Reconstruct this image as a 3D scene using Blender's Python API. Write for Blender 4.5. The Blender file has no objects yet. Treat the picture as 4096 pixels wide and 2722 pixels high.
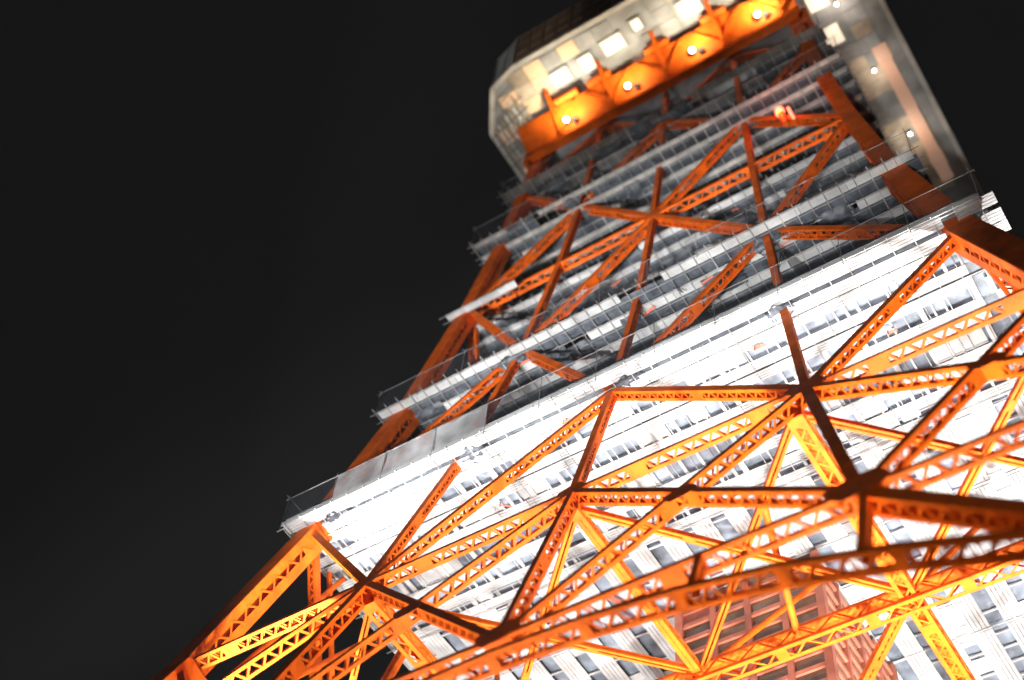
import bpy, math, random
from mathutils import Vector, Matrix
random.seed(7)
SC = bpy.context.scene
COL = SC.collection

# ------------------------------------------------------------------ camera
CAM = Vector((27.75, -67.6, 2.08))
pitch, head, roll = math.radians(56.76), math.radians(-39.53), math.radians(8.23)
h = Vector((math.sin(head), math.cos(head), 0)); r0 = Vector((math.cos(head), -math.sin(head), 0)); up = Vector((0, 0, 1))
F = h*math.cos(pitch) + up*math.sin(pitch)
U0 = -h*math.sin(pitch) + up*math.cos(pitch)
Rv = r0*math.cos(roll) + U0*math.sin(roll)
Uv = -r0*math.sin(roll) + U0*math.cos(roll)
cd = bpy.data.cameras.new('camera'); cam = bpy.data.objects.new('camera', cd); COL.objects.link(cam)
m = Matrix((Rv, Uv, -F)).transposed().to_4x4(); m.translation = CAM
cam.matrix_world = m
cd.sensor_width = 36; cd.lens = 50; cd.clip_end = 5000; cd.clip_start = 0.1
cd.dof.use_dof = True; cd.dof.focus_distance = 86; cd.dof.aperture_fstop = 0.088
SC.camera = cam

# ------------------------------------------------------------------ night sky
wd = bpy.data.worlds.new('World'); SC.world = wd; wd.use_nodes = True
nt = wd.node_tree; nt.nodes.clear()
sky = nt.nodes.new('ShaderNodeTexSky'); sky.sky_type = 'NISHITA'; sky.sun_disc = False
sky.sun_elevation = math.radians(-8); sky.sun_rotation = math.radians(160)
bg1 = nt.nodes.new('ShaderNodeBackground'); bg1.inputs[1].default_value = 0.05
bg2 = nt.nodes.new('ShaderNodeBackground'); bg2.inputs[0].default_value = (0.0062, 0.0062, 0.0067, 1); bg2.inputs[1].default_value = 1.0
ad = nt.nodes.new('ShaderNodeAddShader'); wo = nt.nodes.new('ShaderNodeOutputWorld')
nt.links.new(sky.outputs[0], bg1.inputs[0]); nt.links.new(bg1.outputs[0], ad.inputs[0]); nt.links.new(bg2.outputs[0], ad.inputs[1]); nt.links.new(ad.outputs[0], wo.inputs[0])

SC.view_settings.view_transform = 'Standard'; SC.view_settings.look = 'None'
SC.view_settings.exposure = 0.0; SC.view_settings.gamma = 1.0; SC.view_settings.use_curve_mapping = False
SC.cycles.use_denoising = True
SC.cycles.max_bounces = 5; SC.cycles.adaptive_threshold = 0.025; SC.cycles.transparent_max_bounces = 12
SC.cycles.sample_clamp_indirect = 6.0

# ------------------------------------------------------------------ materials
def mat(name, col, rough=0.5, metal=0.0, var=0.12, scale=0.8, bump=0.0, bscale=8.0, spec=0.4, dirt=None, dscale=0.35):
    M = bpy.data.materials.new(name); M.use_nodes = True
    t = M.node_tree; b = t.nodes['Principled BSDF']
    b.inputs['Roughness'].default_value = rough; b.inputs['Metallic'].default_value = metal
    b.inputs['Specular IOR Level'].default_value = spec
    tc = t.nodes.new('ShaderNodeTexCoord'); geo = t.nodes.new('ShaderNodeNewGeometry')
    n = t.nodes.new('ShaderNodeTexNoise'); n.inputs['Scale'].default_value = scale; n.inputs['Detail'].default_value = 6
    t.links.new(geo.outputs['Position'], n.inputs['Vector'])
    oi = t.nodes.new('ShaderNodeObjectInfo')
    mr = t.nodes.new('ShaderNodeMapRange'); mr.inputs[3].default_value = 1 - var*1.6; mr.inputs[4].default_value = 1 + var*0.8
    mr.inputs[1].default_value = 0.3; mr.inputs[2].default_value = 0.7
    t.links.new(n.outputs[0], mr.inputs[0])
    mr2 = t.nodes.new('ShaderNodeMapRange'); mr2.inputs[3].default_value = 1 - var; mr2.inputs[4].default_value = 1 + var*0.5
    t.links.new(oi.outputs['Random'], mr2.inputs[0])
    mu = t.nodes.new('ShaderNodeMath'); mu.operation = 'MULTIPLY'
    t.links.new(mr.outputs[0], mu.inputs[0]); t.links.new(mr2.outputs[0], mu.inputs[1])
    mx = t.nodes.new('ShaderNodeMix'); mx.data_type = 'RGBA'; mx.blend_type = 'MULTIPLY'; mx.inputs[0].default_value = 1.0
    mx.inputs[6].default_value = (*col, 1)
    t.links.new(mu.outputs[0], mx.inputs[7])
    out = mx.outputs[2]
    if dirt:
        n2 = t.nodes.new('ShaderNodeTexNoise'); n2.inputs['Scale'].default_value = dscale; n2.inputs['Detail'].default_value = 8; n2.inputs['Roughness'].default_value = 0.7
        t.links.new(geo.outputs['Position'], n2.inputs['Vector'])
        rp = t.nodes.new('ShaderNodeMapRange'); rp.inputs[1].default_value = 0.52; rp.inputs[2].default_value = 0.72; rp.inputs[4].default_value = 0.7
        t.links.new(n2.outputs[0], rp.inputs[0])
        m2 = t.nodes.new('ShaderNodeMix'); m2.data_type = 'RGBA'; m2.inputs[7].default_value = (*dirt, 1)
        t.links.new(rp.outputs[0], m2.inputs[0]); t.links.new(out, m2.inputs[6]); out = m2.outputs[2]
    t.links.new(out, b.inputs['Base Color'])
    if bump:
        n3 = t.nodes.new('ShaderNodeTexNoise'); n3.inputs['Scale'].default_value = bscale; n3.inputs['Detail'].default_value = 4
        t.links.new(geo.outputs['Position'], n3.inputs['Vector'])
        bp = t.nodes.new('ShaderNodeBump'); bp.inputs['Strength'].default_value = bump; bp.inputs['Distance'].default_value = 0.05
        t.links.new(n3.outputs[0], bp.inputs['Height']); t.links.new(bp.outputs[0], b.inputs['Normal'])
    return M
def emit(name, col, s):
    M = bpy.data.materials.new(name); M.use_nodes = True; b = M.node_tree.nodes['Principled BSDF']
    b.inputs['Base Color'].default_value = (*col, 1); b.inputs['Emission Color'].default_value = (*col, 1); b.inputs['Emission Strength'].default_value = s
    return M
def netmat(name, col, op):
    M = bpy.data.materials.new(name); M.use_nodes = True; t = M.node_tree; t.nodes.clear()
    o = t.nodes.new('ShaderNodeOutputMaterial'); mi = t.nodes.new('ShaderNodeMixShader'); tr = t.nodes.new('ShaderNodeBsdfTransparent')
    df = t.nodes.new('ShaderNodeBsdfDiffuse'); tl = t.nodes.new('ShaderNodeBsdfTranslucent'); m2 = t.nodes.new('ShaderNodeMixShader')
    df.inputs[0].default_value = (*col, 1); tl.inputs[0].default_value = (*col, 1); m2.inputs[0].default_value = 0.4
    geo = t.nodes.new('ShaderNodeNewGeometry'); n = t.nodes.new('ShaderNodeTexNoise'); n.inputs['Scale'].default_value = 0.5; n.inputs['Detail'].default_value = 6
    t.links.new(geo.outputs['Position'], n.inputs['Vector'])
    mr = t.nodes.new('ShaderNodeMapRange'); mr.inputs[1].default_value = 0.35; mr.inputs[2].default_value = 0.65; mr.inputs[3].default_value = op*0.55; mr.inputs[4].default_value = min(1, op*1.35)
    t.links.new(n.outputs[0], mr.inputs[0]); t.links.new(mr.outputs[0], mi.inputs[0])
    t.links.new(df.outputs[0], m2.inputs[1]); t.links.new(tl.outputs[0], m2.inputs[2]); t.links.new(tr.outputs[0], mi.inputs[1]); t.links.new(m2.outputs[0], mi.inputs[2]); t.links.new(mi.outputs[0], o.inputs[0])
    return M
ORANGE = mat('orange_paint', (0.80, 0.135, 0.007), 0.6, 0, 0.2, 0.7, 0.3, 5, 0.15, (0.36, 0.05, 0.004), 0.8)
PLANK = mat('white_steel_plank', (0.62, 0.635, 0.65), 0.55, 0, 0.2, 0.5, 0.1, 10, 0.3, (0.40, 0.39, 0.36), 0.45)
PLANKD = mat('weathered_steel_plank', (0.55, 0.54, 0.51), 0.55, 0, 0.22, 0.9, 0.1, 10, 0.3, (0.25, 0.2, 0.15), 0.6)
PLANKK = mat('shade_toned_boards', (0.16, 0.15, 0.14), 0.6, 0, 0.3, 0.9, 0.1, 10, 0.2, (0.07, 0.06, 0.05), 0.6)  # top platform boards: the shade under the deck is put into their colour
TUBE = mat('scaffold_tube_steel', (0.30, 0.30, 0.31), 0.5, 0.2, 0.2, 1.0)
TUBEL = mat('galvanised_tube', (0.55, 0.56, 0.58), 0.45, 0.2, 0.2, 1.0)
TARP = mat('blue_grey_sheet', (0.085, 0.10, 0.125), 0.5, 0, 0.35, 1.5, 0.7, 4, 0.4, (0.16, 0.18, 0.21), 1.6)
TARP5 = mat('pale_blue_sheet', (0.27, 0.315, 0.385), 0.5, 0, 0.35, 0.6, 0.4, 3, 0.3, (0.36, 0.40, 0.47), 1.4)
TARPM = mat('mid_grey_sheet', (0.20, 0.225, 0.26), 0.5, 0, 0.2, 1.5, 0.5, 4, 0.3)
TARPK = mat('shade_toned_sheet', (0.045, 0.05, 0.058), 0.6, 0, 0.4, 0.5, 0.4, 3, 0.3)  # top platform sheets, coloured near black to stand in for shade
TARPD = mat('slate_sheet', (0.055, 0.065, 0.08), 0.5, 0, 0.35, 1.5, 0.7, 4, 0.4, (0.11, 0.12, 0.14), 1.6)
NET = netmat('safety_net', (0.30, 0.34, 0.40), 0.11)
SHEET = netmat('white_sheeting', (0.75, 0.79, 0.84), 0.85)
ROPE = mat('dark_rope', (0.04, 0.045, 0.05), 0.8)
LASH = mat('orange_lashing', (0.75, 0.2, 0.12), 0.6)
SHAFT = mat('pale_red_shaft_paint', (0.58, 0.19, 0.12), 0.5, 0, 0.2, 0.7, 0.2, 5, 0.3, (0.45, 0.2, 0.13), 0.6)
SGLASS = mat('brown_shaft_glass', (0.22, 0.14, 0.075), 0.2, 0, 0.4, 0.5, 0, 1, 0.5)
SOFFIT = mat('beige_soffit', (0.60, 0.51, 0.41), 0.6, 0, 0.25, 0.5, 0.1, 4, 0.3, (0.30, 0.30, 0.30), 0.35)
SOFFITG = mat('grey_soffit', (0.42, 0.44, 0.46), 0.6, 0, 0.25, 0.4, 0.1, 4, 0.3, (0.22, 0.23, 0.25), 0.3)
TRIM = mat('white_trim', (0.75, 0.74, 0.70), 0.5, 0, 0.15, 0.6)
DGLASS = mat('dark_deck_glass', (0.012, 0.012, 0.014), 0.12, 0, 0.3, 0.5)
MULL = mat('brown_mullion', (0.42, 0.25, 0.15), 0.5, 0, 0.2, 0.8)
DARK = mat('black_housing', (0.02, 0.02, 0.02), 0.5)
ASPH = mat('asphalt', (0.05, 0.05, 0.052), 0.85, 0, 0.2, 0.4, 0.3, 12)
CONC = mat('concrete', (0.32, 0.31, 0.29), 0.85, 0, 0.2, 0.4, 0.2, 6)
LAMP = emit('lamp_glass_lit', (1.0, 0.93, 0.8), 9.0)
LITP = emit('lit_floor_window', (1.0, 0.84, 0.64), 0.8)
LITW = emit('soffit_warm_glow', (0.72, 0.44, 0.32), 0.2)  # warm emission stands in for light on the right soffit strip
LITS = emit('glowing_soffit_panel', (0.80, 0.55, 0.36), 0.22)  # plain soffit panels given a faint glow so they look lit
AVI = emit('obstruction_lamp_glass', (1.0, 0.20, 0.12), 2.2)
AVIC = emit('obstruction_lamp_core', (1.0, 0.55, 0.08), 3.0)

# ------------------------------------------------------------------ mesh helpers
class MB:
    def __init__(s): s.v = []; s.f = []; s.m = []
    def hexa(s, pts, mi=0):
        k = len(s.v); s.v += [tuple(p) for p in pts]
        for q in ((0,3,2,1),(4,5,6,7),(0,1,5,4),(1,2,6,5),(2,3,7,6),(3,0,4,7)):
            s.f.append(tuple(k+i for i in q)); s.m.append(mi)
    def box(s, c, sx, sy, sz, mi=0):
        x, y, z = c; a, b, d = sx/2, sy/2, sz/2
        s.hexa([(x-a,y-b,z-d),(x+a,y-b,z-d),(x+a,y+b,z-d),(x-a,y+b,z-d),(x-a,y-b,z+d),(x+a,y-b,z+d),(x+a,y+b,z+d),(x-a,y+b,z+d)], mi)
    def bar(s, p, q, u, wu, v, wv, mi=0):
        p = Vector(p); q = Vector(q); a = u*(wu/2); b = v*(wv/2)
        s.hexa([p-a-b, p+a-b, p+a+b, p-a+b, q-a-b, q+a-b, q+a+b, q-a+b], mi)
    def tube(s, p, q, r, n=8, mi=0, r2=None):
        p = Vector(p); q = Vector(q); t = (q-p).normalized(); u = t.orthogonal().normalized(); v = t.cross(u)
        r2 = r if r2 is None else r2
        k = len(s.v)
        for c, rr in ((p, r), (q, r2)):
            for i in range(n):
                a = 2*math.pi*i/n; s.v.append(tuple(c + u*(rr*math.cos(a)) + v*(rr*math.sin(a))))
        for i in range(n):
            j = (i+1) % n; s.f.append((k+i, k+j, k+n+j, k+n+i)); s.m.append(mi)
        s.f.append(tuple(k+i for i in range(n-1, -1, -1))); s.m.append(mi)
        s.f.append(tuple(k+n+i for i in range(n))); s.m.append(mi)
    def quad(s, a, b, c, d, mi=0):
        k = len(s.v); s.v += [tuple(a), tuple(b), tuple(c), tuple(d)]; s.f.append((k, k+1, k+2, k+3)); s.m.append(mi)
    def prism(s, poly, off, mi=0):
        k = len(s.v); n = len(poly); off = Vector(off)
        s.v += [tuple(p) for p in poly] + [tuple(Vector(p)+off) for p in poly]
        s.f.append(tuple(range(k+n-1, k-1, -1))); s.f.append(tuple(range(k+n, k+2*n))); s.m += [mi, mi]
        for i in range(n):
            j = (i+1) % n; s.f.append((k+i, k+j, k+n+j, k+n+i)); s.m.append(mi)
    def mesh(s, name, mats):
        me = bpy.data.meshes.new(name); me.from_pydata(s.v, [], s.f)
        for M in (mats if isinstance(mats, (list, tuple)) else [mats]): me.materials.append(M)
        if any(s.m): me.polygons.foreach_set('material_index', s.m)
        me.update(); return me
    def build(s, name, mats, parent=None, kind=None):
        return link(name, s.mesh(name, mats), parent, kind)
def link(name, me, parent=None, kind=None):
    o = bpy.data.objects.new(name, me); COL.objects.link(o); o.parent = parent
    if kind: o['kind'] = kind
    return o
def thing(name, label, cat, loc=(0, 0, 0), group=None):
    o = bpy.data.objects.new(name, None); COL.objects.link(o); o.location = loc; o.empty_display_size = 0.5
    o['label'] = label; o['category'] = cat
    if group: o['group'] = group
    return o
def tag(o, label, cat, group=None):
    o['label'] = label; o['category'] = cat
    if group: o['group'] = group
    return o

# ------------------------------------------------------------------ tower profile
ZW = [(0, 47), (30, 38), (46.5, 32.6), (62, 27.6), (76, 24.0), (93, 20.7), (108.5, 18.5), (121, 17.1), (132, 16.2), (141, 15.4), (165, 14)]
def W(z):
    for (a, wa), (b, wb) in zip(ZW, ZW[1:]):
        if z <= b: return wa + (wb-wa)*(z-a)/(b-a)
    return ZW[-1][1]
def fpt(k, f, z, dx=0.35, inset=0.0):
    """point on face k (0 front,1 left,2 back,3 right): f = fraction of half width"""
    w = W(z); x = f*w + (dx if (k == 0 and abs(f) < 0.95) else 0); y = -w + inset
    for _ in range(k): x, y = y, -x
    return Vector((x, y, z))
def fnorm(k, z0, z1):
    if abs(z1-z0) < 0.01: z0 -= 2; z1 += 2
    dw = (W(z1)-W(z0))/(z1-z0)
    n = Vector((0, -1, -dw)); x, y = n.x, n.y
    for _ in range(k): x, y = y, -x
    return Vector((x, y, n.z)).normalized()

# ground
g = MB(); N = 24
g.box((0, 0, -0.25), 3000, 3000, 0.5)
go = g.build('ground', ASPH); go['kind'] = 'structure'

# ------------------------------------------------------------------ lattice tower
tower = thing('lattice_tower', 'orange steel lattice tower of laced box members, wide legs spreading towards the bottom left', 'tower')
UNIT = MB(); UNIT.box((0, 0, 0), 1, 1, 1); UNITBAR = UNIT.mesh('lacing_bar', ORANGE)
bars_left = [300]
def member(name, p, q, nrm, a, d, single=False, battens=(), pl=0.03, cw=0.17, lw=0.13, open_outer=False, pitch=None, inset_ends=0.5, open_inner=False):
    """laced box: solid outer and inner plates (width a), open laced webs (depth d) on both sides"""
    p = Vector(p); q = Vector(q); t = q-p; L = t.length; t.normalize()
    n = (nrm - t*nrm.dot(t)).normalized(); b = t.cross(n).normalized()
    mb = MB(); e = pl/2
    if open_outer:
        for sgn in (-1, 1): mb.bar(p + b*sgn*(a/2-0.1) - n*e, q + b*sgn*(a/2-0.1) - n*e, b, 0.2, n, pl)
    else: mb.bar(p - n*e, q - n*e, b, a, n, pl)
    if open_inner:
        for sgn in (-1, 1): mb.bar(p + b*sgn*(a/2-0.13) - n*(d-e), q + b*sgn*(a/2-0.13) - n*(d-e), b, 0.25, n, pl)
        nbt = max(2, int(L/5))
        for i in range(nbt+1):
            s0 = max(0, min(L-0.7, L*i/nbt-0.35)); mb.bar(p + t*s0 - n*(d+0.006), p + t*(s0+0.7) - n*(d+0.006), b, a*0.97, n, 0.02)
        nl = max(2, int(L/(a*0.8))); sl = L/nl
        for i in range(nl):
            ee = 1 if i % 2 else -1
            A = p + t*(i*sl) + b*ee*(a/2-0.15) - n*(d-0.04); B = p + t*((i+1)*sl) - b*ee*(a/2-0.15) - n*(d-0.04); dv = (B-A).normalized()
            mb.bar(A, B, n, 0.02, n.cross(dv).normalized(), 0.12)
    else: mb.bar(p - n*(d-e), q - n*(d-e), b, a*0.98, n, pl)
    sides = [1, -1]
    for sgn in sides:
        c = b*sgn*(a/2 - 0.012)
        mb.bar(p + c - n*(pl+cw/2), q + c - n*(pl+cw/2), b, 0.02, n, cw)
        mb.bar(p + c - n*(d-pl-cw/2), q + c - n*(d-pl-cw/2), b, 0.02, n, cw)
        bt = [(0, inset_ends), (L-inset_ends, L)] + [(L*f-0.55, L*f+0.55) for f in battens]
        for s0, s1 in bt:
            mb.bar(p + t*s0 + c*0.999 - n*d/2, p + t*s1 + c*0.999 - n*d/2, b, 0.016, n, d - 2*pl - 0.02)
    o = mb.build(name, ORANGE, tower)
    clear = d - 2*pl - cw
    if pitch is None: pitch = max(0.45, clear*0.85)
    lac = MB()
    for sgn in sides:
        lower = (b*sgn).z < -0.05 or (abs(b.z) < 0.05 and (b*sgn).x > 0)
        ind = single and lower and bars_left[0] > 0
        segs = []; cuts = sorted([(0, inset_ends), (L-inset_ends, L)] + [(L*f-0.55, L*f+0.55) for f in battens])
        for (a0, a1), (b0, b1) in zip(cuts, cuts[1:]): segs.append((a1-0.05, b0+0.05))
        for s0, s1 in segs:
            nb = max(2, int(round((s1-s0)/pitch))); stp = (s1-s0)/nb
            for i in range(nb):
                lo, hi = pl+cw*0.4, d-pl-cw*0.4
                na, nb2 = (lo, hi) if i % 2 == 0 else (hi, lo)
                c = b*sgn*(a/2 - 0.03 - 0.004*(i % 2))
                A = p + t*(s0+stp*i) + c - n*na; B = p + t*(s0+stp*(i+1)) + c - n*nb2
                if ind and bars_left[0] > 0:
                    dv = B-A; tt = dv.normalized(); vv = b.cross(tt).normalized()
                    ob = link('lacing_bar', UNITBAR, o); bars_left[0] -= 1
                    M4 = Matrix((tt*dv.length, b*0.018, vv*lw)).transposed().to_4x4(); M4.translation = (A+B)/2
                    ob.matrix_local = M4
                else:
                    dv = (B-A).normalized(); lac.bar(A, B, b, 0.018, b.cross(dv).normalized(), lw)
    if lac.f: lac.build('lacing', ORANGE, o, 'stuff')
    return o
def gusset(k, f, z, r, nz=None):
    c = fpt(k, f, z); n = fnorm(k, z-3, z+3)
    u = Vector((0, 0, 1)) - n*n.z; u.normalize(); v = u.cross(n)
    mb = MB(); poly = []
    for i in range(8):
        a = math.pi*(i+0.5)/4; rr = r*(1.15 if i % 2 else 0.95)
        poly.append(c + n*0.01 + u*(rr*math.sin(a)*0.8) + v*(rr*math.cos(a)*1.1))
    mb.prism(poly, n*0.03); mb.build('gusset_plate', ORANGE, tower)
def mem(name, k, f0, z0, f1, z1, a, d, **kw):
    member(name, fpt(k, f0, z0), fpt(k, f1, z1), fnorm(k, z0, z1), a, d, **kw)
for k in range(4):
    fr = (k == 0)
    # X panels 46.5-62
    bot = [-1, -0.52, 0, 0.52, 1]; top = [-1, -0.5, 0, 0.5, 1]
    order = [1, 2, 0, 3]
    for i in order:
        mem('diagonal_brace', k, bot[i], 46.5, top[i+1], 62, 0.42, 0.85, single=fr, battens=(0.5,))
        mem('diagonal_brace', k, bot[i+1], 46.5, top[i], 62, 0.44, 0.85, single=fr, battens=(0.5,))
    for i in range(4):
        mem('horizontal_girder', k, top[i], 62, top[i+1], 62, 0.34, 0.85, single=fr, battens=(0.28, 0.8))
        mem('horizontal_girder', k, bot[i], 46.5, bot[i+1], 46.5, 0.42, 0.95, battens=(0.5,))
    mem('vertical_post', k, 0, 46.5, 0, 62, 0.36, 0.8, battens=(0.5,))
    for s in (-1, 1): mem('vertical_post', k, 0.52*s, 46.5, 0.5*s, 62, 0.62, 0.9, battens=(0.5,))
    # zig-zag panels above
    lv = [62, 76, 93, 108.5, 121, 132, 141]
    for j, (z0, z1) in enumerate(zip(lv, lv[1:])):
        a, d = (0.5, 0.72) if j == 0 else (0.5, 0.84)
        kw = {} if j == 0 else dict(cw=0.13, lw=0.1)
        for s in (-1, 1):
            if j % 2 == 0:
                mem('diagonal_brace', k, 0.5*s, z0, 0, z1, a, d, battens=(0.5,), **kw)
                mem('diagonal_brace', k, 0.5*s, z0, s*0.985, z1, a, d, battens=(0.5,), **kw)
            else:
                mem('diagonal_brace', k, 0, z0, 0.5*s, z1, a, d, battens=(0.5,), **kw)
                mem('diagonal_brace', k, s*0.985, z0, 0.5*s, z1, a, d, battens=(0.5,), **kw)
            mem('vertical_post', k, 0.5*s, z0, 0.5*s, z1, 0.5, 0.62, battens=(0.5,), **kw)
        mem('vertical_post', k, 0, z0, 0, z1, 0.45, 0.6, battens=(0.5,), **kw)
    for s in (-1, 1):
        mem('horizontal_girder', k, s, 108.5, 0, 108.5, 0.4, 0.95, battens=(0.5,), cw=0.14, lw=0.1)
        pa, pb = fpt(k, s*0.97, 108.4, inset=2.4), fpt(k, 0, 108.4, inset=2.4); member('horizontal_strut', pa, pb, fnorm(k, 106, 111), 0.3, 0.5, cw=0.1, lw=0.08)
        mem('diagonal_brace', k, 0.52*s, 46.3, s*0.985, 20, 0.75, 0.95, battens=(0.3, 0.6))
    # gussets
    for f, z, r in ((-0.5, 62, .8), (0, 62, .8), (0.5, 62, 1.0), (-0.26, 54.4, .85), (0.26, 54.4, .85), (0.76, 54.4, .8), (-0.76, 54.4, .8), (0, 46.8, 1.1), (0.52, 46.8, 1.3), (-0.52, 46.8, 1.3), (0, 108.5, .9), (0.5, 93, .8), (-0.5, 93, .8), (0.5, 121, .7), (-0.5, 121, .7)):
        gusset(k, f, z, r)
    # arch girder under level 46.5
    n = 16; mbx = None
    for i in range(n):
        def ap(u):
            x = -37 + 74*u; z = 45.3 - 0.0147*x*x; w = W(z); X, Y = x + (0.35 if k == 0 else 0), -w
            for _ in range(k): X, Y = Y, -X
            return Vector((X, Y, z))
        member('arch_girder', ap(i/n), ap((i+1)/n), fnorm(k, 40, 46), 0.4, 1.0, inset_ends=0.3, single=False)
    for f in (-0.78, -0.52, 0.3, -0.3, 0.52, 0.78):
        x = f*33; za = 45.3 - 0.0147*x*x
        mem('spandrel_post', k, x/W(za), za, f*33/W(46.5), 46.4, 0.35, 0.6)
# legs: box of four plates, outer two solid, inner two laced
for sx in (-1, 1):
    for sy in (-1, 1):
        lg = None
        zs = [0, 15, 30, 46.5, 62, 76, 93, 108.5, 121, 132, 141, 152]
        mb = MB(); lac = MB()
        for z0, z1 in zip(zs, zs[1:]):
            p = Vector((sx*W(z0), sy*W(z0), z0)); q = Vector((sx*W(z1), sy*W(z1), z1))
            t = (q-p).normalized(); L = (q-p).length
            nx = Vector((sx, 0, 0)); nx = (nx - t*nx.dot(t)).normalized(); ny = Vector((0, sy, 0)); ny = (ny - t*ny.dot(t) - nx*ny.dot(nx)).normalized()
            S = 0.95 if z0 < 62 else (0.82 if z0 < 90 else 0.64); c0 = p - nx*(S-0.35) - ny*(S-0.35); c1 = q - nx*(S-0.35) - ny*(S-0.35)
            for n1, n2 in ((nx, ny), (ny, nx)):
                mb.bar(c0 + n1*S, c1 + n1*S, n2, 2*S-0.05, n1, 0.04)                    # outer plate
                for e in (-1, 1):                                                      # inner side: edge strips
                    mb.bar(c0 - n1*S + n2*e*(S-S*0.39), c1 - n1*S + n2*e*(S-S*0.39), n2, S*0.76, n1, 0.04)
                mb.bar(c0 - n1*S, c0 - n1*S + t*1.6, n2, 2*S-0.06, n1, 0.036); mb.bar(c1 - n1*S - t*2.4, c1 - n1*S, n2, 2*S-0.06, n1, 0.036)
                nb = int(L/0.8); st = L/nb
                for i in range(nb):
                    e = 1 if i % 2 else -1
                    A = c0 + t*(i*st) - n1*(S+0.03) + n2*e*(S*0.45); B = c0 + t*((i+1)*st) - n1*(S+0.03) - n2*e*(S*0.45)
                    dv = (B-A).normalized(); lac.bar(A, B, n1, 0.02, n1.cross(dv).normalized(), 0.14)
        lg = mb.build('leg', ORANGE, tower); lac.build('lacing', ORANGE, lg, 'stuff')
        fb = MB(); fb.box((sx*47, sy*47, 0.6), 5, 5, 1.6); fb.build('leg_footing', CONC, tower)
# plan bracing at level 62
ZP = 61.2
def pm(a, b, wd_, dp, open_inner=True, **kw):
    member('plan_brace', (a[0], a[1], ZP), (b[0], b[1], ZP), Vector((0, 0, 1)), wd_, dp, open_inner=True, **kw)
w62 = 27.3; c3 = 13.2
for s in (-1, 1):
    pm((-w62, s*c3), (w62, s*c3), 1.1, 1.2, pitch=1.2); 
    pm((s*c3, -w62), (s*c3, w62), 0.95, 0.9, pitch=1.2)
pm((0.35, -w62), (0.35, -c3), 0.55, 0.6, open_outer=True)
xs = [-w62, -c3, 0.35, c3, w62]
for i in range(4):
    pm((xs[i], -w62+0.3), (xs[i+1], -c3), 0.42, 0.35, open_outer=True)
    pm((xs[i+1], -w62+0.3), (xs[i], -c3), 0.42, 0.35, open_outer=True)
for i in range(1, 4):
    pm((-w62+0.3, xs[i]), (-c3, xs[i+1] if i < 3 else c3), 0.42, 0.4)
    pm((w62-0.3, xs[i]), (c3, xs[i+1] if i < 3 else c3), 0.42, 0.4)
pm((-c3, c3), (c3, -c3), 0.6, 0.5); pm((c3, c3), (0, -c3), 0.6, 0.5)
# tubular knee struts from the grid nodes
for a, b in (((0.35, -c3, 61), (6.5, -8.5, 70)), ((6.5, -c3, 61), (9, -22.5, 62.5)), ((c3, -c3, 61), (c3+5, -c3+6, 72)), ((-c3, -c3, 61), (-c3-4, -c3+3, 74)), ((-w62+1, -c3, 62), (-24.5, -20.5, 75.5)), ((-26.6, -24.5, 63), (-24.0, -19.5, 75.6)), ((-26.8, -23, 62), (-22.5, -14, 75.6))):
    mb = MB(); mb.tube(a, b, 0.2, 10); mb.build('knee_strut', ORANGE, tower)

# ------------------------------------------------------------------ scaffold platforms
def ribbed(L, wdt, ribs, name, M):
    """underside-ribbed deck plank, length along x, bottom at z=0"""
    mb = MB(); n = ribs; g_ = wdt/n
    for i in range(n):
        y0 = -wdt/2 + g_*(i+0.5); hgt = 0.05 if i % 2 else 0.06
        mb.box((0, y0, hgt/2), L, g_-(0.035 if n > 3 else 0.03), hgt)
    for xb in (-L/2+0.06, 0.0, L/2-0.06): mb.box((xb, 0, 0.085), 0.1, wdt-0.02, 0.05)
    return mb.mesh(name, M)
def sheet(name, parent, x0, x1, y0, y1, z, sag, M, nx=12, ny=5, amp=0.12, kind=None):
    mb = MB(); ph = random.random()*20
    for j in range(ny+1):
        for i in range(nx+1):
            u, v = i/nx, j/ny
            z_ = z - sag*math.sin(math.pi*u)*math.sin(math.pi*v) + amp*(math.sin(u*17+ph)*math.cos(v*5+ph*2)*0.5 + random.uniform(-.5, .5))
            mb.v.append((x0+(x1-x0)*u, y0+(y1-y0)*v, z_))
    for j in range(ny):
        for i in range(nx):
            k = j*(nx+1)+i; mb.f.append((k, k+1, k+nx+2, k+nx+1)); mb.m.append(0)
    o = mb.build(name, M, parent, kind)
    for p in o.data.polygons: p.use_smooth = True
    return o
def vsheet(name, parent, a, b, z0, z1, M, nx=10, ny=5, amp=0.06):
    a = Vector(a); b = Vector(b); t = (b-a).normalized(); n = Vector((t.y, -t.x, 0)); mb = MB(); ph = random.random()*20
    for j in range(ny+1):
        for i in range(nx+1):
            u, v = i/nx, j/ny; e = amp*(math.sin(u*14+ph+v*2)+random.uniform(-.4, .4))
            p = a.lerp(b, u) + n*e; mb.v.append((p.x, p.y, z0+(z1-z0)*v))
    for j in range(ny):
        for i in range(nx):
            k = j*(nx+1)+i; mb.f.append((k, k+1, k+nx+2, k+nx+1)); mb.m.append(0)
    o = mb.build(name, M, parent)
    for p in o.data.polygons: p.use_smooth = True
    return o
PM = {}
def plank(parent, x, y, z, L, wdt, ribs, M, rot=0.0):
    key = (round(L, 2), wdt, ribs, M.name)
    if key not in PM: PM[key] = ribbed(L, wdt, ribs, 'plank', M)
    o = link('plank', PM[key], parent)
    o.location = (x, y, z + random.uniform(-0.012, 0.012)); o.rotation_euler = (random.gauss(0, 0.006), random.gauss(0, 0.002), rot)
    return o
TM = {}
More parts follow.
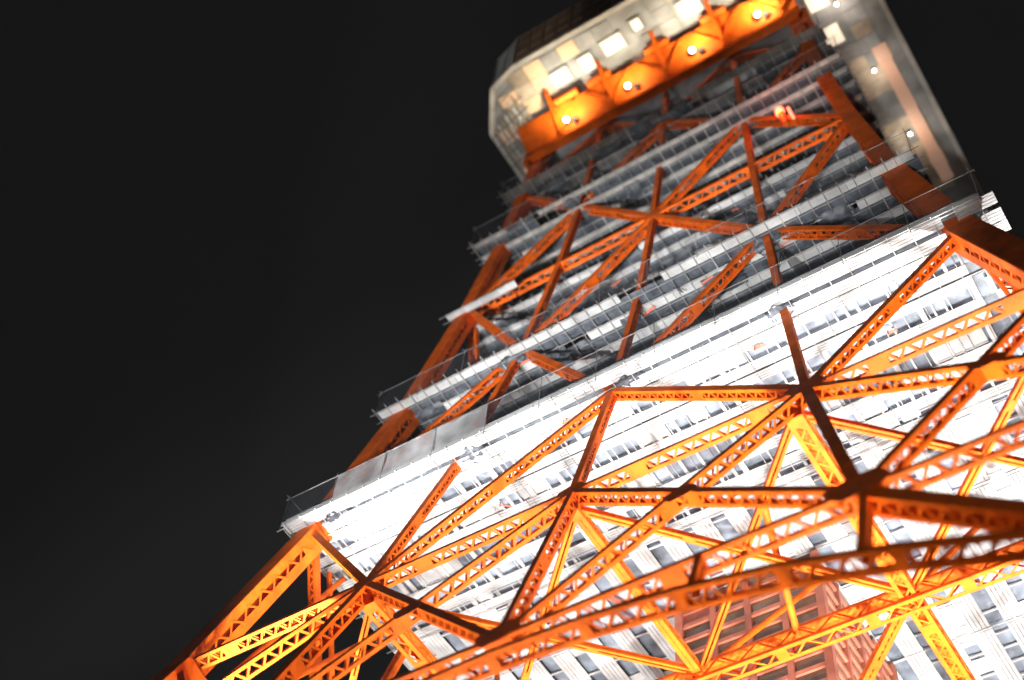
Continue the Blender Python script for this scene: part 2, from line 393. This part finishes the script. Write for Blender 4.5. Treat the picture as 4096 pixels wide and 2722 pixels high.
def tubeo(name, parent, p, q, r, M):
    p = Vector(p); q = Vector(q); L = (q-p).length; key = (round(r, 3), M.name)
    if key not in TM:
        mb = MB(); mb.tube((0, 0, 0), (1, 0, 0), r, 8); TM[key] = mb.mesh('scaffold_tube', M)
    o = link(name, TM[key], parent); t = (q-p).normalized(); v = t.orthogonal().normalized(); u = v.cross(t)
    M4 = Matrix((t*L, v, t.cross(v))).transposed().to_4x4(); M4.translation = p; o.matrix_local = M4
    return o

def guard(t, e, z, hgt, front_sheet=None, netM=NET):
    n = int(2*e/4)
    for side in ('f', 'l', 'r'):
        for i in range(n):
            a0, a1 = -e + 2*e*i/n, -e + 2*e*(i+1)/n
            if side == 'f': A, B = (a0, -e, 0), (a1, -e, 0)
            elif side == 'l': A, B = (-e, a0, 0), (-e, a1, 0)
            else: A, B = (e, a0, 0), (e, a1, 0)
            if side != 'f' and a0 > 4: continue
            M = netM
            if side == 'f' and front_sheet and front_sheet[0] <= a0 <= front_sheet[1]: M = SHEET
            vsheet('net_panel', t, A, B, z+0.1, z+hgt+random.uniform(-.15, .15), M)
            tubeo('guard_post', t, (A[0]*1.003, A[1]*1.003, z-0.5), (A[0]*1.003, A[1]*1.003, z+hgt+0.3), 0.025, TUBE)
    for hh in (hgt,):
        tubeo('guard_rail', t, (-e-0.4, -e-0.06, z+hh), (e+0.4, -e-0.06, z+hh), 0.022, TUBE)
        tubeo('guard_rail', t, (-e-0.06, -e-0.4, z+hh), (-e-0.06, e*0.4, z+hh), 0.022, TUBE)
        tubeo('guard_rail', t, (e+0.06, -e-0.4, z+hh), (e+0.06, e*0.4, z+hh), 0.022, TUBE)

# lowest, full platform ------------------------------------------------------
z5 = 76.0; e5 = 25.2
t5 = thing('scaffold_platform', 'lowest and widest white work platform, floodlit, its plank underside filling the lower picture', 'scaffold platform', (0, 0, 0))
front = [(-24.75, .85), (-23.6, .85), (-22.75, .8), (-21.15, .75), (-20.3, .7), (-18.55, .85), (-17.55, .85), (-15.3, .8), (-13.6, .8), (-12.2, .8)]
for yc, wdt in front:
    x = -e5
    while x < e5 - 0.5:
        L = 4.0; plank(t5, x+L/2+0.02, yc, z5, min(L, e5-x)-0.04 if x+L > e5 else L-0.04, wdt, 4, PLANK); x += L
for i in range(6):
    x0 = -e5 + 2*e5*i/6
    sheet('tarpaulin', t5, x0, x0+2*e5/6+0.1, -25.1, -11.6, z5+0.82, 0.05, TARPM, 14, 14, 0.03)
for a, b in ((-22.3, -21.6), (-19.9, -19.0), (-17.1, -15.75), (-14.85, -14.05), (-13.15, -12.65)):
    for i in range(6):
        x0 = -e5 + 2*e5*i/6
        sheet('tarpaulin', t5, x0, x0+2*e5/6+0.1, a-0.35, b+0.35, z5+0.5, 0.1, TARP5, 14, 3, 0.06)
    x = -e5+0.4
    while x < e5:
        wd2 = random.choice((0.12, 0.12, 0.2, 0.35))
        mb = MB(); mb.box((x, (a+b)/2, z5+0.12), wd2, b-a+0.3, 0.1); mb.build('cross_bearer', PLANK, t5); x += random.choice((0.7, 1.0, 1.3, 1.9))
    for cv in range(6):
        xq = random.uniform(-e5+2, e5-2); Lq = random.choice((1.2, 2.0, 3.4))
        mb = MB(); mb.box((xq, (a+b)/2, z5+0.21+0.012*cv), Lq, b-a+0.2, 0.01); mb.build('cover_panel', PLANK, t5)
# side and rear fields: planks running away from the camera
xx = -e5+0.75; ci = 0
while xx < e5:
    for j in range(4):
        y0 = -11.7 + 6*j
        if not (abs(xx) < 4.5 and y0 > -7):
            plank(t5, xx, y0+3, z5+0.02, 5.94, 1.45, 5, PLANK, math.pi/2)
    sheet('tarpaulin', t5, xx+0.6, xx+1.9, -11.7, 12.3, z5+0.5, 0.1, TARP5, 4, 14, 0.06)
    y = -11.2
    while y < 12:
        mb = MB(); mb.box((xx+1.22, y, z5+0.14), 1.1, 0.14, 0.1); mb.build('cross_bearer', PLANK, t5); y += random.choice((1.5, 2.2, 2.8))
    for cv in range(3):
        mb = MB(); mb.box((xx+1.22, random.uniform(-11, 11), z5+0.23+0.012*cv), 1.2, random.choice((1.5, 3.0, 4.5)), 0.01); mb.build('cover_panel', PLANK, t5)
    xx += 2.45; ci += 1
mb = MB(); mb.box((0, 18.8, z5+0.3), 2*e5, 13, 0.1); mb.build('rear_deck', PLANK, t5)
x = -e5+0.3
while x < e5:
    tubeo('joist_tube', t5, (x, -e5-0.25, z5-0.09), (x, -11.9, z5-0.09), 0.032, TUBEL); x += 1.35
for y in (-25.1, -23.1, -20.75, -18.05, -15.8, -13.2, -11.9):
    tubeo('ledger_tube', t5, (-e5-0.5, y, z5-0.17), (e5+0.5, y, z5-0.17), 0.04, TUBEL)
for y in (-6, 0, 6):
    tubeo('ledger_tube', t5, (-e5-0.5, y, z5-0.1), (e5+0.5, y, z5-0.1), 0.04, TUBEL)
mb = MB(); mb.box((0, -e5-0.06, z5+0.14), 2*e5+0.2, 0.05, 0.4); mb.build('toe_board', PLANK, t5)
mb = MB(); mb.box((-e5-0.06, -6, z5+0.14), 0.05, 38, 0.4); mb.build('toe_board', PLANK, t5)
guard(t5, e5, z5, 3.0, (-21, -9))
# upper ring platforms ----------------------------------------------------------
def ring(label, z, e, depth, pitch, pw, hgt, M, tarp, n_rows, fs=None, tubeM=TUBE, y0=None, lip=None):
    t = thing('scaffold_platform', label, 'scaffold platform', (0, 0, 0))
    y = -e + pw/2
    if y0 is not None:
        x = -e
        while x < lip:
            plank(t, x+0.9, -e+pw/2, z, 1.76, pw, 5, M); x += 1.8
        tubeo('ledger_tube', t, (-e-0.6, -e, z-0.13), (lip+0.4, -e, z-0.13), 0.035, tubeM); tubeo('ledger_tube', t, (-e-0.6, -e+pw, z-0.13), (lip+0.4, -e+pw, z-0.13), 0.035, tubeM)
        y = y0 + pw/2
    for r in range(n_rows):
        x = -e
        while x < e-0.3:
            L = min(3.6, e-x); 
            if random.random() > 0.06: plank(t, x+L/2, y, z, L-0.04, pw, 5, M)
            x += 3.6
        n = max(3, int(2*e/6))
        for i in range(n):
            x0 = -e+2*e*i/n
            if random.random() < 0.94: sheet('tarpaulin', t, x0, x0+2*e/n+0.2, y+pw/2-0.1, y+pitch-pw/2+0.1, z+0.35, 0.15, tarp, 12, 4, 0.14)
        tubeo('ledger_tube', t, (-e-0.6, y-pw/2, z-0.13), (e+0.6, y-pw/2, z-0.13), 0.035, tubeM)
        tubeo('ledger_tube', t, (-e-0.6, y+pw/2+0.1, z-0.13), (e+0.6, y+pw/2+0.1, z-0.13), 0.03, tubeM)
        y += pitch
    yb = y - pw/2
    mb = MB(); mb.box((0, (yb+e)/2+0.3, z+0.6), 2*e-3, e-yb, 0.06); mb.build('inner_deck', tarp, t)
    for s in (-1, 1):                                  # side walkways
        for c in range(2):
            yy = yb
            while yy < e*0.3:
                plank(t, s*(e-pw/2-c*pitch), yy+1.8, z+0.01, 3.56, pw, 5, M, math.pi/2); yy += 3.6
    x = -e-0.1; ys = -e if y0 is None else y0
    while x < e+0.2:
        tubeo('joist_tube', t, (x, ys-0.35+random.uniform(-.15, .1), z-0.06), (x+random.uniform(-.03, .03), yb, z-0.06), 0.042, tubeM if random.random() < .8 else TUBEL); x += 1.12
    for i in range(5):
        xa = -e + 2 + (2*e-6)*(i+random.uniform(0, .6))/5; ya = (-e if y0 is None else y0) + random.uniform(0.2, 2.5)
        sheet('draped_sheet', t, xa, xa+random.uniform(1.5, 3.5), ya, ya+random.uniform(.8, 1.8), z-0.1, 0.3, tarp, 12, 8, 0.15)
    if y0 is None: guard(t, e, z, hgt, fs)
    return t
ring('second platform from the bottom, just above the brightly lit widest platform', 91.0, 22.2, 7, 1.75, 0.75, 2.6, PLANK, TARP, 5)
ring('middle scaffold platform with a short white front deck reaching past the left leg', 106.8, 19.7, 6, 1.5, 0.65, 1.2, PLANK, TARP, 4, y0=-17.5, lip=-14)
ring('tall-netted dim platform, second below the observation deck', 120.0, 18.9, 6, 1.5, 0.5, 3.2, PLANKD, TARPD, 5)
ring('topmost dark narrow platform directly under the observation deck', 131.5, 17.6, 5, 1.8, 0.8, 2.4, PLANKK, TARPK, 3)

# crumpled sheets hung round the braces where they pass the decks
def bundle(x, y, z, s, label, cat='tarpaulin', M=TARP, group=None):
    mb = MB(); n = 12; ph = random.random()*10
    for j in range(n+1):
        for i in range(n+1):
            u, v = i/n-.5, j/n-.5
            r = 1 - 0.6*abs(u)*abs(v)*4
            mb.v.append((x + s*u*1.2*r + random.uniform(-.06, .06), y + s*v*0.7*r + random.uniform(-.06, .06), z + 0.25 - 0.35*s*(0.25-u*u)*(1 if v < .2 else .5) + 0.1*math.sin(u*21+ph)+0.1*math.cos(v*17+ph*2)+random.uniform(-.06, .06)))
    for j in range(n):
        for i in range(n):
            k = j*(n+1)+i; mb.f.append((k, k+1, k+n+2, k+n+1)); mb.m.append(0)
    o = mb.build('crumpled_sheet', M)
    for p in o.data.polygons: p.use_smooth = True
    tag(o, label, cat, group)
G = 'crumpled sheets where braces pass the decks'
for x, y, z, s, lab in ((-10.5, -21.0, 90.8, 2.2, 'crumpled blue-grey sheet under the second platform, left of centre'), (1.5, -23.9, 75.9, 2.0, 'crumpled pale sheet at the front edge of the widest platform, at its centre'),
                   (10.5, -20.5, 90.8, 2.4, 'crumpled grey sheet under the second platform, right of centre'), (-10.2, -24.0, 75.9, 2.2, 'crumpled sheet at the front edge of the widest platform near its left third'),
                   (-21.5, -24.0, 75.9, 2.0, 'crumpled sheet at the left front corner of the widest platform'), (12, -23.8, 75.9, 2.2, 'crumpled sheet at the front edge of the widest platform near its right third'),
                   (-8.5, -18.0, 119.8, 1.8, 'crumpled dark sheet under the tall-netted platform, left of centre')):
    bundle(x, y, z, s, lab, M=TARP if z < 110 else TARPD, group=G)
# dark ropes hanging under the second and middle platforms
ropes = ((-4.6, -20.2, 91, 1.8), (-1.2, -19.4, 91, 2.6), (3.4, -20.6, 91, 1.6), (11.3, -19.5, 91, 2.8), (-13.2, -18.6, 107, 1.6), (4.9, -17.8, 107, 2.2), (11.8, -18.2, 107, 1.8))
for i, (x, y, z, L) in enumerate(ropes):
    mb = MB(); P0 = Vector((x, y, z)); 
    for j in range(8):
        u = (j+1)/8; P1 = Vector((x + 0.5*math.sin(u*math.pi)*(-1)**i + 0.25*u, y, z - L*4*u*(1-u)*0.7 - 0.3*u)); mb.tube(P0, P1, 0.03, 6); P0 = P1
    j = i if i < 4 else i-4; nm = 'second lowest' if z < 100 else 'middle'
    tag(mb.build('hanging_rope', ROPE), '%s dark slack rope hanging below the %s scaffold platform' % (('leftmost', 'second from left', 'third from left', 'rightmost')[j] if i < 4 else ('leftmost', 'central', 'rightmost')[j], nm), 'rope', 'slack ropes under the %s platform' % nm)
# orange lashings: small straps on the platforms
ORD = ('leftmost', 'second', 'third', 'fourth', 'fifth', 'sixth', 'seventh', 'eighth')
for z, e, nm, n in ((75.85, 25.2, 'lowest', 6), (90.85, 22.2, 'second lowest', 7), (106.65, 19.0, 'middle', 5)):
    for i in range(n):
        x = -e + 3 + (2*e-6)*(i+random.uniform(.2, .8))/n; y = -e + random.uniform(1.5, 6); mb = MB()
        L = random.uniform(.5, 1.1); a = random.uniform(-.4, .9)
        mb.bar((x, y, z-0.1), (x+L*math.cos(a), y+L*math.sin(a), z-0.13), Vector((0, 0, 1)), 0.03, Vector((-math.sin(a), math.cos(a), 0)), random.uniform(.08, .2))
        mb.tube((x, y, z-0.3), (x, y, z+0.1), 0.05, 6)
        tag(mb.build('lashing_strap', LASH), ('%s short orange lashing strap from the left under the %s platform' if i else '%s short orange lashing strap under the %s platform') % (ORD[i], nm), 'strap', 'orange lashing straps under the %s platform' % nm)

# ------------------------------------------------------------------ elevator shaft
sh = thing('elevator_shaft', 'pale red elevator shaft with brown glazed panels behind the bright plan braces', 'elevator shaft')
x0s, x1s, y0s, y1s = -4.7, 5.6, -6.0, 6.0
for X in (x0s, x1s):
    for Y in (y0s, y1s):
        mb = MB(); mb.box((X, Y, 37.8), 0.55, 0.55, 75.6); mb.build('corner_post', SHAFT, sh)
nx = 4
for i in range(1, nx):
    X = x0s + (x1s-x0s)*i/nx
    mb = MB(); mb.box((X, y0s-0.06, 37.7), 0.42, 0.3, 75.4); mb.build('mullion', SHAFT, sh)
for i in range(1, 4):
    Y = y0s + (y1s-y0s)*i/4
    for X in (x0s-0.06, x1s+0.06):
        mb = MB(); mb.box((X, Y, 37.7), 0.3, 0.36, 75.4); mb.build('mullion', SHAFT, sh)
zz = 50.0; PG = {}
while zz < 75:
    mb = MB(); mb.box(((x0s+x1s)/2, y0s-0.03, zz), x1s-x0s-0.5, 0.2, 0.32); mb.build('transom', SHAFT, sh)
    mb = MB(); mb.box((x0s-0.03, 0, zz), 0.2, y1s-y0s-0.5, 0.3); mb.build('transom', SHAFT, sh)
    mb = MB(); mb.box((x1s+0.03, 0, zz), 0.2, y1s-y0s-0.5, 0.3); mb.build('transom', SHAFT, sh)
    for i in range(nx):
        X = x0s + (x1s-x0s)*(i+.5)/nx
        mb = MB(); mb.box((X, y0s+0.08, zz+0.65), (x1s-x0s)/nx-0.3, 0.04, 1.0); mb.build('glass_panel', SGLASS if random.random() < .8 else SHAFT, sh)
    for X in (x0s+0.08, x1s-0.08):
        for i in range(4):
            Y = y0s + (y1s-y0s)*(i+.5)/4
            mb = MB(); mb.box((X, Y, zz+0.65), 0.04, (y1s-y0s)/4-0.3, 1.0); mb.build('glass_panel', SGLASS, sh)
    zz += 1.3
mb = MB(); mb.box(((x0s+x1s)/2, 0, 25), x1s-x0s-0.6, y1s-y0s-0.6, 50); mb.build('lower_shaft_wall', SHAFT, sh)

# ------------------------------------------------------------------ observation deck
dk = thing('observation_deck', 'beige observation deck with lit floor windows and dark glazed front atop the tower', 'observation deck')
zd = 145.0
poly = [(-13.0, -24.6), (18.5, -24.5), (23.2, -19), (23.2, 19), (18.5, 24.5), (-14.6, 24.5), (-19.2, 19), (-19.2, -19.3), (-16.3, -23.6)]
# soffit panels: clipped grid
def inside(x, y):
    if not (-19.0 < x < 23.0 and -24.3 < y < 24.3): return False
    if x < -14.6 and (y+24.5)/5.2*4.6 < (-14.6-x): return False
    if x > 18.5 and (y+24.5)/5.5*4.7 < (x-18.5): return False
    return True
mb = MB(); mb.prism([(a, b, zd+0.15) for a, b in poly], (0, 0, 0.2)); mb.build('soffit_slab', SOFFITG, dk)
lit = [(-9.2, -21.0, 2.0, 1.5), (-6.0, -20.9, 1.5, 1.7), (-2.6, -21.3, 2.4, 1.6), (0.6, -21.9, 1.0, 1.2), (6.2, -20.8, 2.2, 1.8), (10.5, -20.8, 2.2, 1.6), (15.5, -20, 2.6, 2.0), (17.6, -15.0, 2.0, 2.6), (17.4, -10.5, 1.8, 2.2)]
gx = -18.6
while gx < 22.5:
    gy = -24.0
    while gy < 20:
        cx, cy = gx+1.05, gy+0.85
        if inside(gx, gy) and inside(gx+2.1, gy) and inside(gx, gy+1.7) and inside(gx+2.1, gy+1.7) and not (-15.5 < cx < 15.5 and -15.5 < cy) and not any(abs(cx-l[0]) < 1.05+l[2]/2 and abs(cy-l[1]) < .85+l[3]/2 for l in lit):
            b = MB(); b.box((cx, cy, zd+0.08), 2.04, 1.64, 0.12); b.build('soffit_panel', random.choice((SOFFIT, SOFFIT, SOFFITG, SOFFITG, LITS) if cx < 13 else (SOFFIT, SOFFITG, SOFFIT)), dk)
        gy += 1.7
    gx += 2.1
for i, (x, y, a, c) in enumerate(lit):
    b = MB(); b.box((x, y, zd+0.02), a, c, 0.1); w_ = b.build('floor_window', LITP, dk)
    f = MB()
    for s in (-1, 1):
        f.box((x + s*(a/2+0.1), y, zd), 0.2, c+0.4, 0.22); f.box((x, y + s*(c/2+0.1), zd), a, 0.2, 0.22)
    f.build('window_frame', SOFFITG, w_)
# slatted chamfer corner
for i in range(7):
    b = MB(); x = -18.7+0.62*i
    b.bar((x, -19.2-0.5*i*0.9, zd-0.06), (x+0.2, -14.5, zd-0.06), Vector((1, 0, 0)), 0.3, Vector((0, 0, 1)), 0.12); b.build('corner_slat', TRIM if i % 2 else SOFFIT, dk)
for i in range(6):
    b = MB(); y = -21.5+1.35*i
    b.tube((-19.4 if y > -20 else -17.5, y, zd-0.25), (-13.9, y-1.2, zd-0.25), 0.06, 6); b.build('corner_tie', TUBE, dk)
# fascia: walls with mullions and glazing
def wall(a, b, gl=True):
    a = Vector((*a, 0)); b = Vector((*b, 0)); t = (b-a).normalized(); L = (b-a).length; n = Vector((t.y, -t.x, 0))
    sill = MB(); sill.bar(a + up*(zd+0.1), b + up*(zd+0.1), n, 0.5, up, 0.7); sill.build('fascia_sill', TRIM, dk)
    for lv in range(3):
        zb = zd + 0.5 + lv*2.6
        nb = max(2, int(L/1.7)); st = L/nb
        for i in range(nb):
            p = a + t*(i*st); q = a + t*((i+1)*st)
            if gl:
                pn = MB(); pn.bar(p + t*0.06 + up*(zb+1.25), q - t*0.06 + up*(zb+1.25), n, 0.04, up, 2.3); pn.build('window_pane', DGLASS, dk)
            mu = MB(); mu.bar(p + up*zb + n*0.06, p + up*(zb+2.6) + n*0.06, n, 0.16, t, 0.2); mu.build('mullion', MULL if gl else SOFFITG, dk)
            if not gl:
                pn = MB(); pn.bar(p + t*0.1 + up*(zb+1.25), q - t*0.1 + up*(zb+1.25), n, 0.06, up, 2.4); pn.build('wall_panel', SOFFITG, dk)
        tr = MB(); tr.bar(a + up*(zb+2.5) + n*0.05, b + up*(zb+2.5) + n*0.05, n, 0.18, up, 0.24); tr.build('transom', MULL if gl else SOFFITG, dk)
        tr = MB(); tr.bar(a + up*(zb+1.2) + n*0.05, b + up*(zb+1.2) + n*0.05, n, 0.12, up, 0.12); tr.build('transom', MULL if gl else SOFFITG, dk)
wall(poly[0], poly[1]); wall(poly[8], poly[0], False); wall(poly[7], poly[8], False); wall(poly[6], poly[7], False); wall(poly[1], poly[2], False); wall(poly[2], poly[3], False)
b = MB(); b.prism([(x, y, zd+8.3) for x, y in poly], (0, 0, 0.5)); b.build('roof_slab', SOFFITG, dk)
# right-hand soffit strip, its lit look made by emission
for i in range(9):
    b = MB(); b.box((20.9, -6.2+2.0*i, zd-0.02), 1.5+random.uniform(-.25, .1), 1.96, 0.1); b.build('soffit_glow_panel', LITW, dk)
for i in range(8):
    b = MB(); b.box((18.2, 3+1.0*i, zd-0.05), 0.7, 0.7, 0.2); b.build('soffit_box', TRIM, dk)
# orange collar, brackets, ducts
for k in range(4):
    def rot(p):
        x, y, z = p
        for _ in range(k): x, y = y, -x
        return Vector((x, y, z))
    n = rot((0, -1, 0)); t = rot((1, 0, 0))
    c = MB(); c.bar(rot((-16.2, -16.2, 140.6)), rot((16.2, -16.2, 140.6)), n, 0.9, up, 0.9); c.build('collar_beam', ORANGE, dk)
    if k: continue
    c = MB(); c.hexa([rot((-16, -16.3, 141.1)), rot((16, -16.3, 141.1)), rot((16, -18.9, 143.2)), rot((-16, -18.9, 143.2)), rot((-16, -16.3, 141.25)), rot((16, -16.3, 141.25)), rot((16, -18.9, 143.35)), rot((-16, -18.9, 143.35))]); c.build('collar_plate', ORANGE, dk)
    for i in range(6):
        x = -11.4+6.45*i - 1.5
        c = MB(); c.bar(rot((x+1.5, -16.6, 141.0)), rot((x+1.5, -20.6, 144.8)), t, 0.38, (up*0.7+n*-0.7).normalized(), 0.55); c.build('bracket', ORANGE, dk)
        if i < 5:
            c = MB(); c.bar(rot((x+1.5, -17.2, 141.2)), rot((x+4.0, -18.9, 142.8)), t, 0.25, up, 0.4); c.build('bracket_brace', ORANGE, dk)
            c = MB(); c.bar(rot((x+7.9, -17.2, 141.2)), rot((x+5.4, -18.9, 142.8)), t, 0.25, up, 0.4); c.build('bracket_brace', ORANGE, dk)
    for x in (-9.6, -5.6, 1.4, 8.0):
        c = MB(); c.box(rot((x, -18.9, 143.9)), *( (2.8, 1.2, 0.9) if k % 2 == 0 else (1.2, 2.8, 0.9))); c.build('duct_box', ORANGE, dk)
# collar lamps
for i, (x, z) in enumerate(((-10.3, 141.3), (-2.8, 141.3), (4.8, 141.3), (12.2, 141.3))):
    y = -17.7
    L = thing('collar_lamp', ('leftmost', 'second from left', 'third from left', 'rightmost')[i] + ' of the four round lit lamps on the orange deck collar', 'lamp', (x, y, z), 'lamps along the deck collar')
    b = MB(); b.tube((0, 0, 0.25), (0, -0.1, 0.0), 0.36, 14); b.build('lamp_housing', DARK, L)
    b = MB(); b.tube((0, -0.1, -0.005), (0, -0.12, -0.1), 0.31, 14, r2=0.26); b.build('lamp_lens', LAMP, L)
    b = MB(); b.tube((0.75, 0.35, 0.1), (0.75, 0.3, -0.1), 0.3, 14); b.build('lamp_socket', DARK, L)
    ld = bpy.data.lights.new('collar_lamp_light', 'SPOT'); ld.spot_size = math.radians(179); ld.spot_blend = 1.0; ld.energy = (3600, 2200, 3000, 5200)[i]; ld.color = (1, .84, .58); ld.shadow_soft_size = 0.4
    lo = bpy.data.objects.new('collar_lamp_light', ld); COL.objects.link(lo); lo.parent = L; lo.location = (0.6, -1.1, -1.3); lo.rotation_euler = (math.radians(180+8), 0, 0)
for i, (x, y, en) in enumerate(((19.2, -13.5, 620), (19.4, -5.0, 380), (19.6, 3.5, 420))):
    L = thing('soffit_lamp', ('upper', 'middle', 'lower')[i] + ' small warm lamp under the right side of the observation deck', 'lamp', (x, y, 144.7), 'lamps under the right side of the deck')
    b = MB(); b.tube((0, 0, 0.3), (0, 0, -0.15), 0.22, 12); b.build('lamp_housing', DARK, L)
    b = MB(); b.tube((0, 0, -0.16), (0, 0, -0.3), 0.2, 12, r2=0.14); b.build('lamp_lens', LAMP, L)
    ld = bpy.data.lights.new('soffit_lamp_light', 'SPOT'); ld.energy = en; ld.color = (1, .82, .64); ld.shadow_soft_size = 0.5; ld.spot_size = math.radians(179); ld.spot_blend = 1.0
    lo = bpy.data.objects.new('soffit_lamp_light', ld); COL.objects.link(lo); lo.parent = L; lo.location = (0.2, 0, -2.6); lo.rotation_euler = (math.radians(180), 0, 0)
# thin mast with a small box at the deck's left corner
ms = thing('antenna_mast', 'thin dark mast with a small frame at the left edge of the observation deck', 'mast', (-16.3, -17, 144.9))
b = MB(); b.tube((0, -1.2, 0), (-0.3, 2.2, -0.6), 0.06, 8); b.build('mast_pole', ROPE, ms)
b = MB()
for q in ((-.3, 1.7), (.3, 1.7), (.3, 2.5), (-.3, 2.5)): b.tube((q[0]-.3, q[1], -1.0), (q[0]-.3, q[1], -0.2), 0.04, 6)
for zq in (-1.0, -0.2):
    b.tube((-.6, 1.7, zq), (0, 1.7, zq), .04, 6); b.tube((-.6, 2.5, zq), (0, 2.5, zq), .04, 6); b.tube((-.6, 1.7, zq), (-.6, 2.5, zq), .04, 6); b.tube((0, 1.7, zq), (0, 2.5, zq), .04, 6)
b.build('mast_frame', ROPE, ms)
# red obstruction lamp on the front face
av = thing('obstruction_lamp', 'glowing red obstruction lamp on a bracket at the upper right of the tower', 'lamp', (12.7, -18.2, 116.2))
b = MB(); b.tube((0, 0, -0.5), (0, 0, 0.0), 0.42, 14); b.build('lamp_base', AVI, av)
b = MB(); b.tube((0, -0.1, -0.56), (0, -0.1, -0.5), 0.2, 12); b.build('lamp_core', AVIC, av)
b = MB(); b.tube((0.25, 0.2, -2.6), (0.05, 0.1, -0.5), 0.28, 10); b.build('lamp_post', ORANGE, av)
b = MB(); b.tube((1.0, 0.2, -2.2), (0.75, 0.1, -0.1), 0.14, 10); b.build('lamp_tube', AVI, av)
ld = bpy.data.lights.new('obstruction_light', 'POINT'); ld.energy = 500; ld.color = (1, .18, .1); ld.shadow_soft_size = .3
lo = bpy.data.objects.new('obstruction_light', ld); COL.objects.link(lo); lo.parent = av; lo.location = (0, -0.9, -0.8)

# ------------------------------------------------------------------ floodlights at the tower foot
def flood(pos, target, power, cone, label, group, blend=0.6, col=(1, .96, .9), size=0.6):
    p = Vector(pos); d = (Vector(target)-p).normalized()
    T = thing('floodlight', label, 'floodlight', pos, group)
    q = d.to_track_quat('-Z', 'Y')
    b = MB(); b.tube((0, 0, 0.5), (0, 0, -0.2), 0.35, 14, r2=0.55); o = b.build('lamp_housing', DARK, T); o.rotation_mode = 'QUATERNION'; o.rotation_quaternion = q
    b = MB(); b.tube((0, 0, -0.205), (0, 0, -0.23), 0.5, 14); o = b.build('lamp_lens', LAMP, T); o.rotation_mode = 'QUATERNION'; o.rotation_quaternion = q
    b = MB(); b.tube((0, 0, -pos[2] if pos[2] < 6 else -1.2), (0, 0, -0.3), 0.1, 8); b.build('lamp_stand', DARK, T)
    ld = bpy.data.lights.new('flood_beam', 'SPOT'); ld.energy = power; ld.spot_size = math.radians(cone); ld.spot_blend = blend; ld.color = col; ld.shadow_soft_size = size
    lo = bpy.data.objects.new('flood_beam', ld); COL.objects.link(lo); lo.parent = T; lo.rotation_mode = 'QUATERNION'; lo.rotation_quaternion = q; lo.location = d*0.5
roof = MB(); roof.box((0, 0, 10.0), 64, 64, 20); ro = roof.build('base_building', CONC)
tag(ro, 'low concrete building between the tower legs carrying the floodlights', 'building')
gi = 'floodlights on the base building roof'
for (x, y, tx, ty, pw) in ((-24, -22, -14, -16, 74000), (24, -20, 16, -16, 75000), (-8, -20, -4, -18, 43000), (10, -20, 6, -18, 46000), (-24, -5, -16, -6, 48000), (24, -5, 16, -4, 230000), (-14, -14, -14, -14, 38000), (14, -14, 12, -12, 140000)):
    flood((x, y, 21.5), (tx, ty, 76), pw*0.8, 95, 'roof floodlight at the %s of the base building roof, aimed straight up' % {(-24, -22): 'front left', (24, -20): 'front right', (-8, -20): 'front, left of centre', (10, -20): 'front, right of centre', (-24, -5): 'left edge', (24, -5): 'right edge', (-14, -14): 'inner left', (14, -14): 'inner right'}[(x, y)], gi)
go_ = 'floodlights on the forecourt'
for i, (x, tx, pw) in enumerate(((-24, -18, 430000), (-13, -9.5, 470000), (-1, -1, 430000), (11, 8, 360000), (23, 16.0, 150000))):
    flood((x, -65, 1.6), (tx, -20.5, 94), pw, 14, ('leftmost', 'second from left', 'middle', 'fourth from left', 'rightmost')[i] + ' forecourt floodlight aimed up the front of the tower', go_, 0.9, (1, .97, .93))
flood((44, -46, 1.6), (19.5, -3, 145), 1000000, 14, 'added floodlight by the right leg, brightening the observation deck from below', go_, 0.9, (1, .9, .76))  # lamp added to brighten the right side of the soffit
flood((-20, -60, 1.6), (-13.5, -20.5, 145), 190000, 9, 'added forecourt floodlight brightening the left corner of the observation deck', go_, 0.9, (1, .95, .87))  # lamp added to lift the dark left corner of the deck
flood((20, -76, 4.0), (4, -30, 58), 26000, 60, 'added wide dim fill light on a tall post behind the forecourt floodlights', go_, 0.9, (1, .9, .8))  # unseen fill light, added to lift the dark outer plates
flood((-23, -24.5, 21.5), (-20.5, -26.6, 62), 800000, 17, 'narrow roof floodlight under the left leg brace', gi, 0.8)

# ------------------------------------------------------------------ night haze lit by the floodlights
hz = MB(); hz.box((0, 0, 89.5), 400, 400, 181); HZM = bpy.data.materials.new('night_haze'); HZM.use_nodes = True
t = HZM.node_tree; t.nodes.clear(); ho = t.nodes.new('ShaderNodeOutputMaterial'); hv = t.nodes.new('ShaderNodeVolumePrincipled')
hv.inputs['Color'].default_value = (0.9, 0.92, 0.95, 1); hv.inputs['Density'].default_value = 0.00008; hv.inputs['Anisotropy'].default_value = 0.0
t.links.new(hv.outputs[0], ho.inputs['Volume'])
hobj = hz.build('haze', HZM); hobj['kind'] = 'stuff'; hobj['label'] = 'thin night haze around the floodlit tower'; hobj['category'] = 'haze'
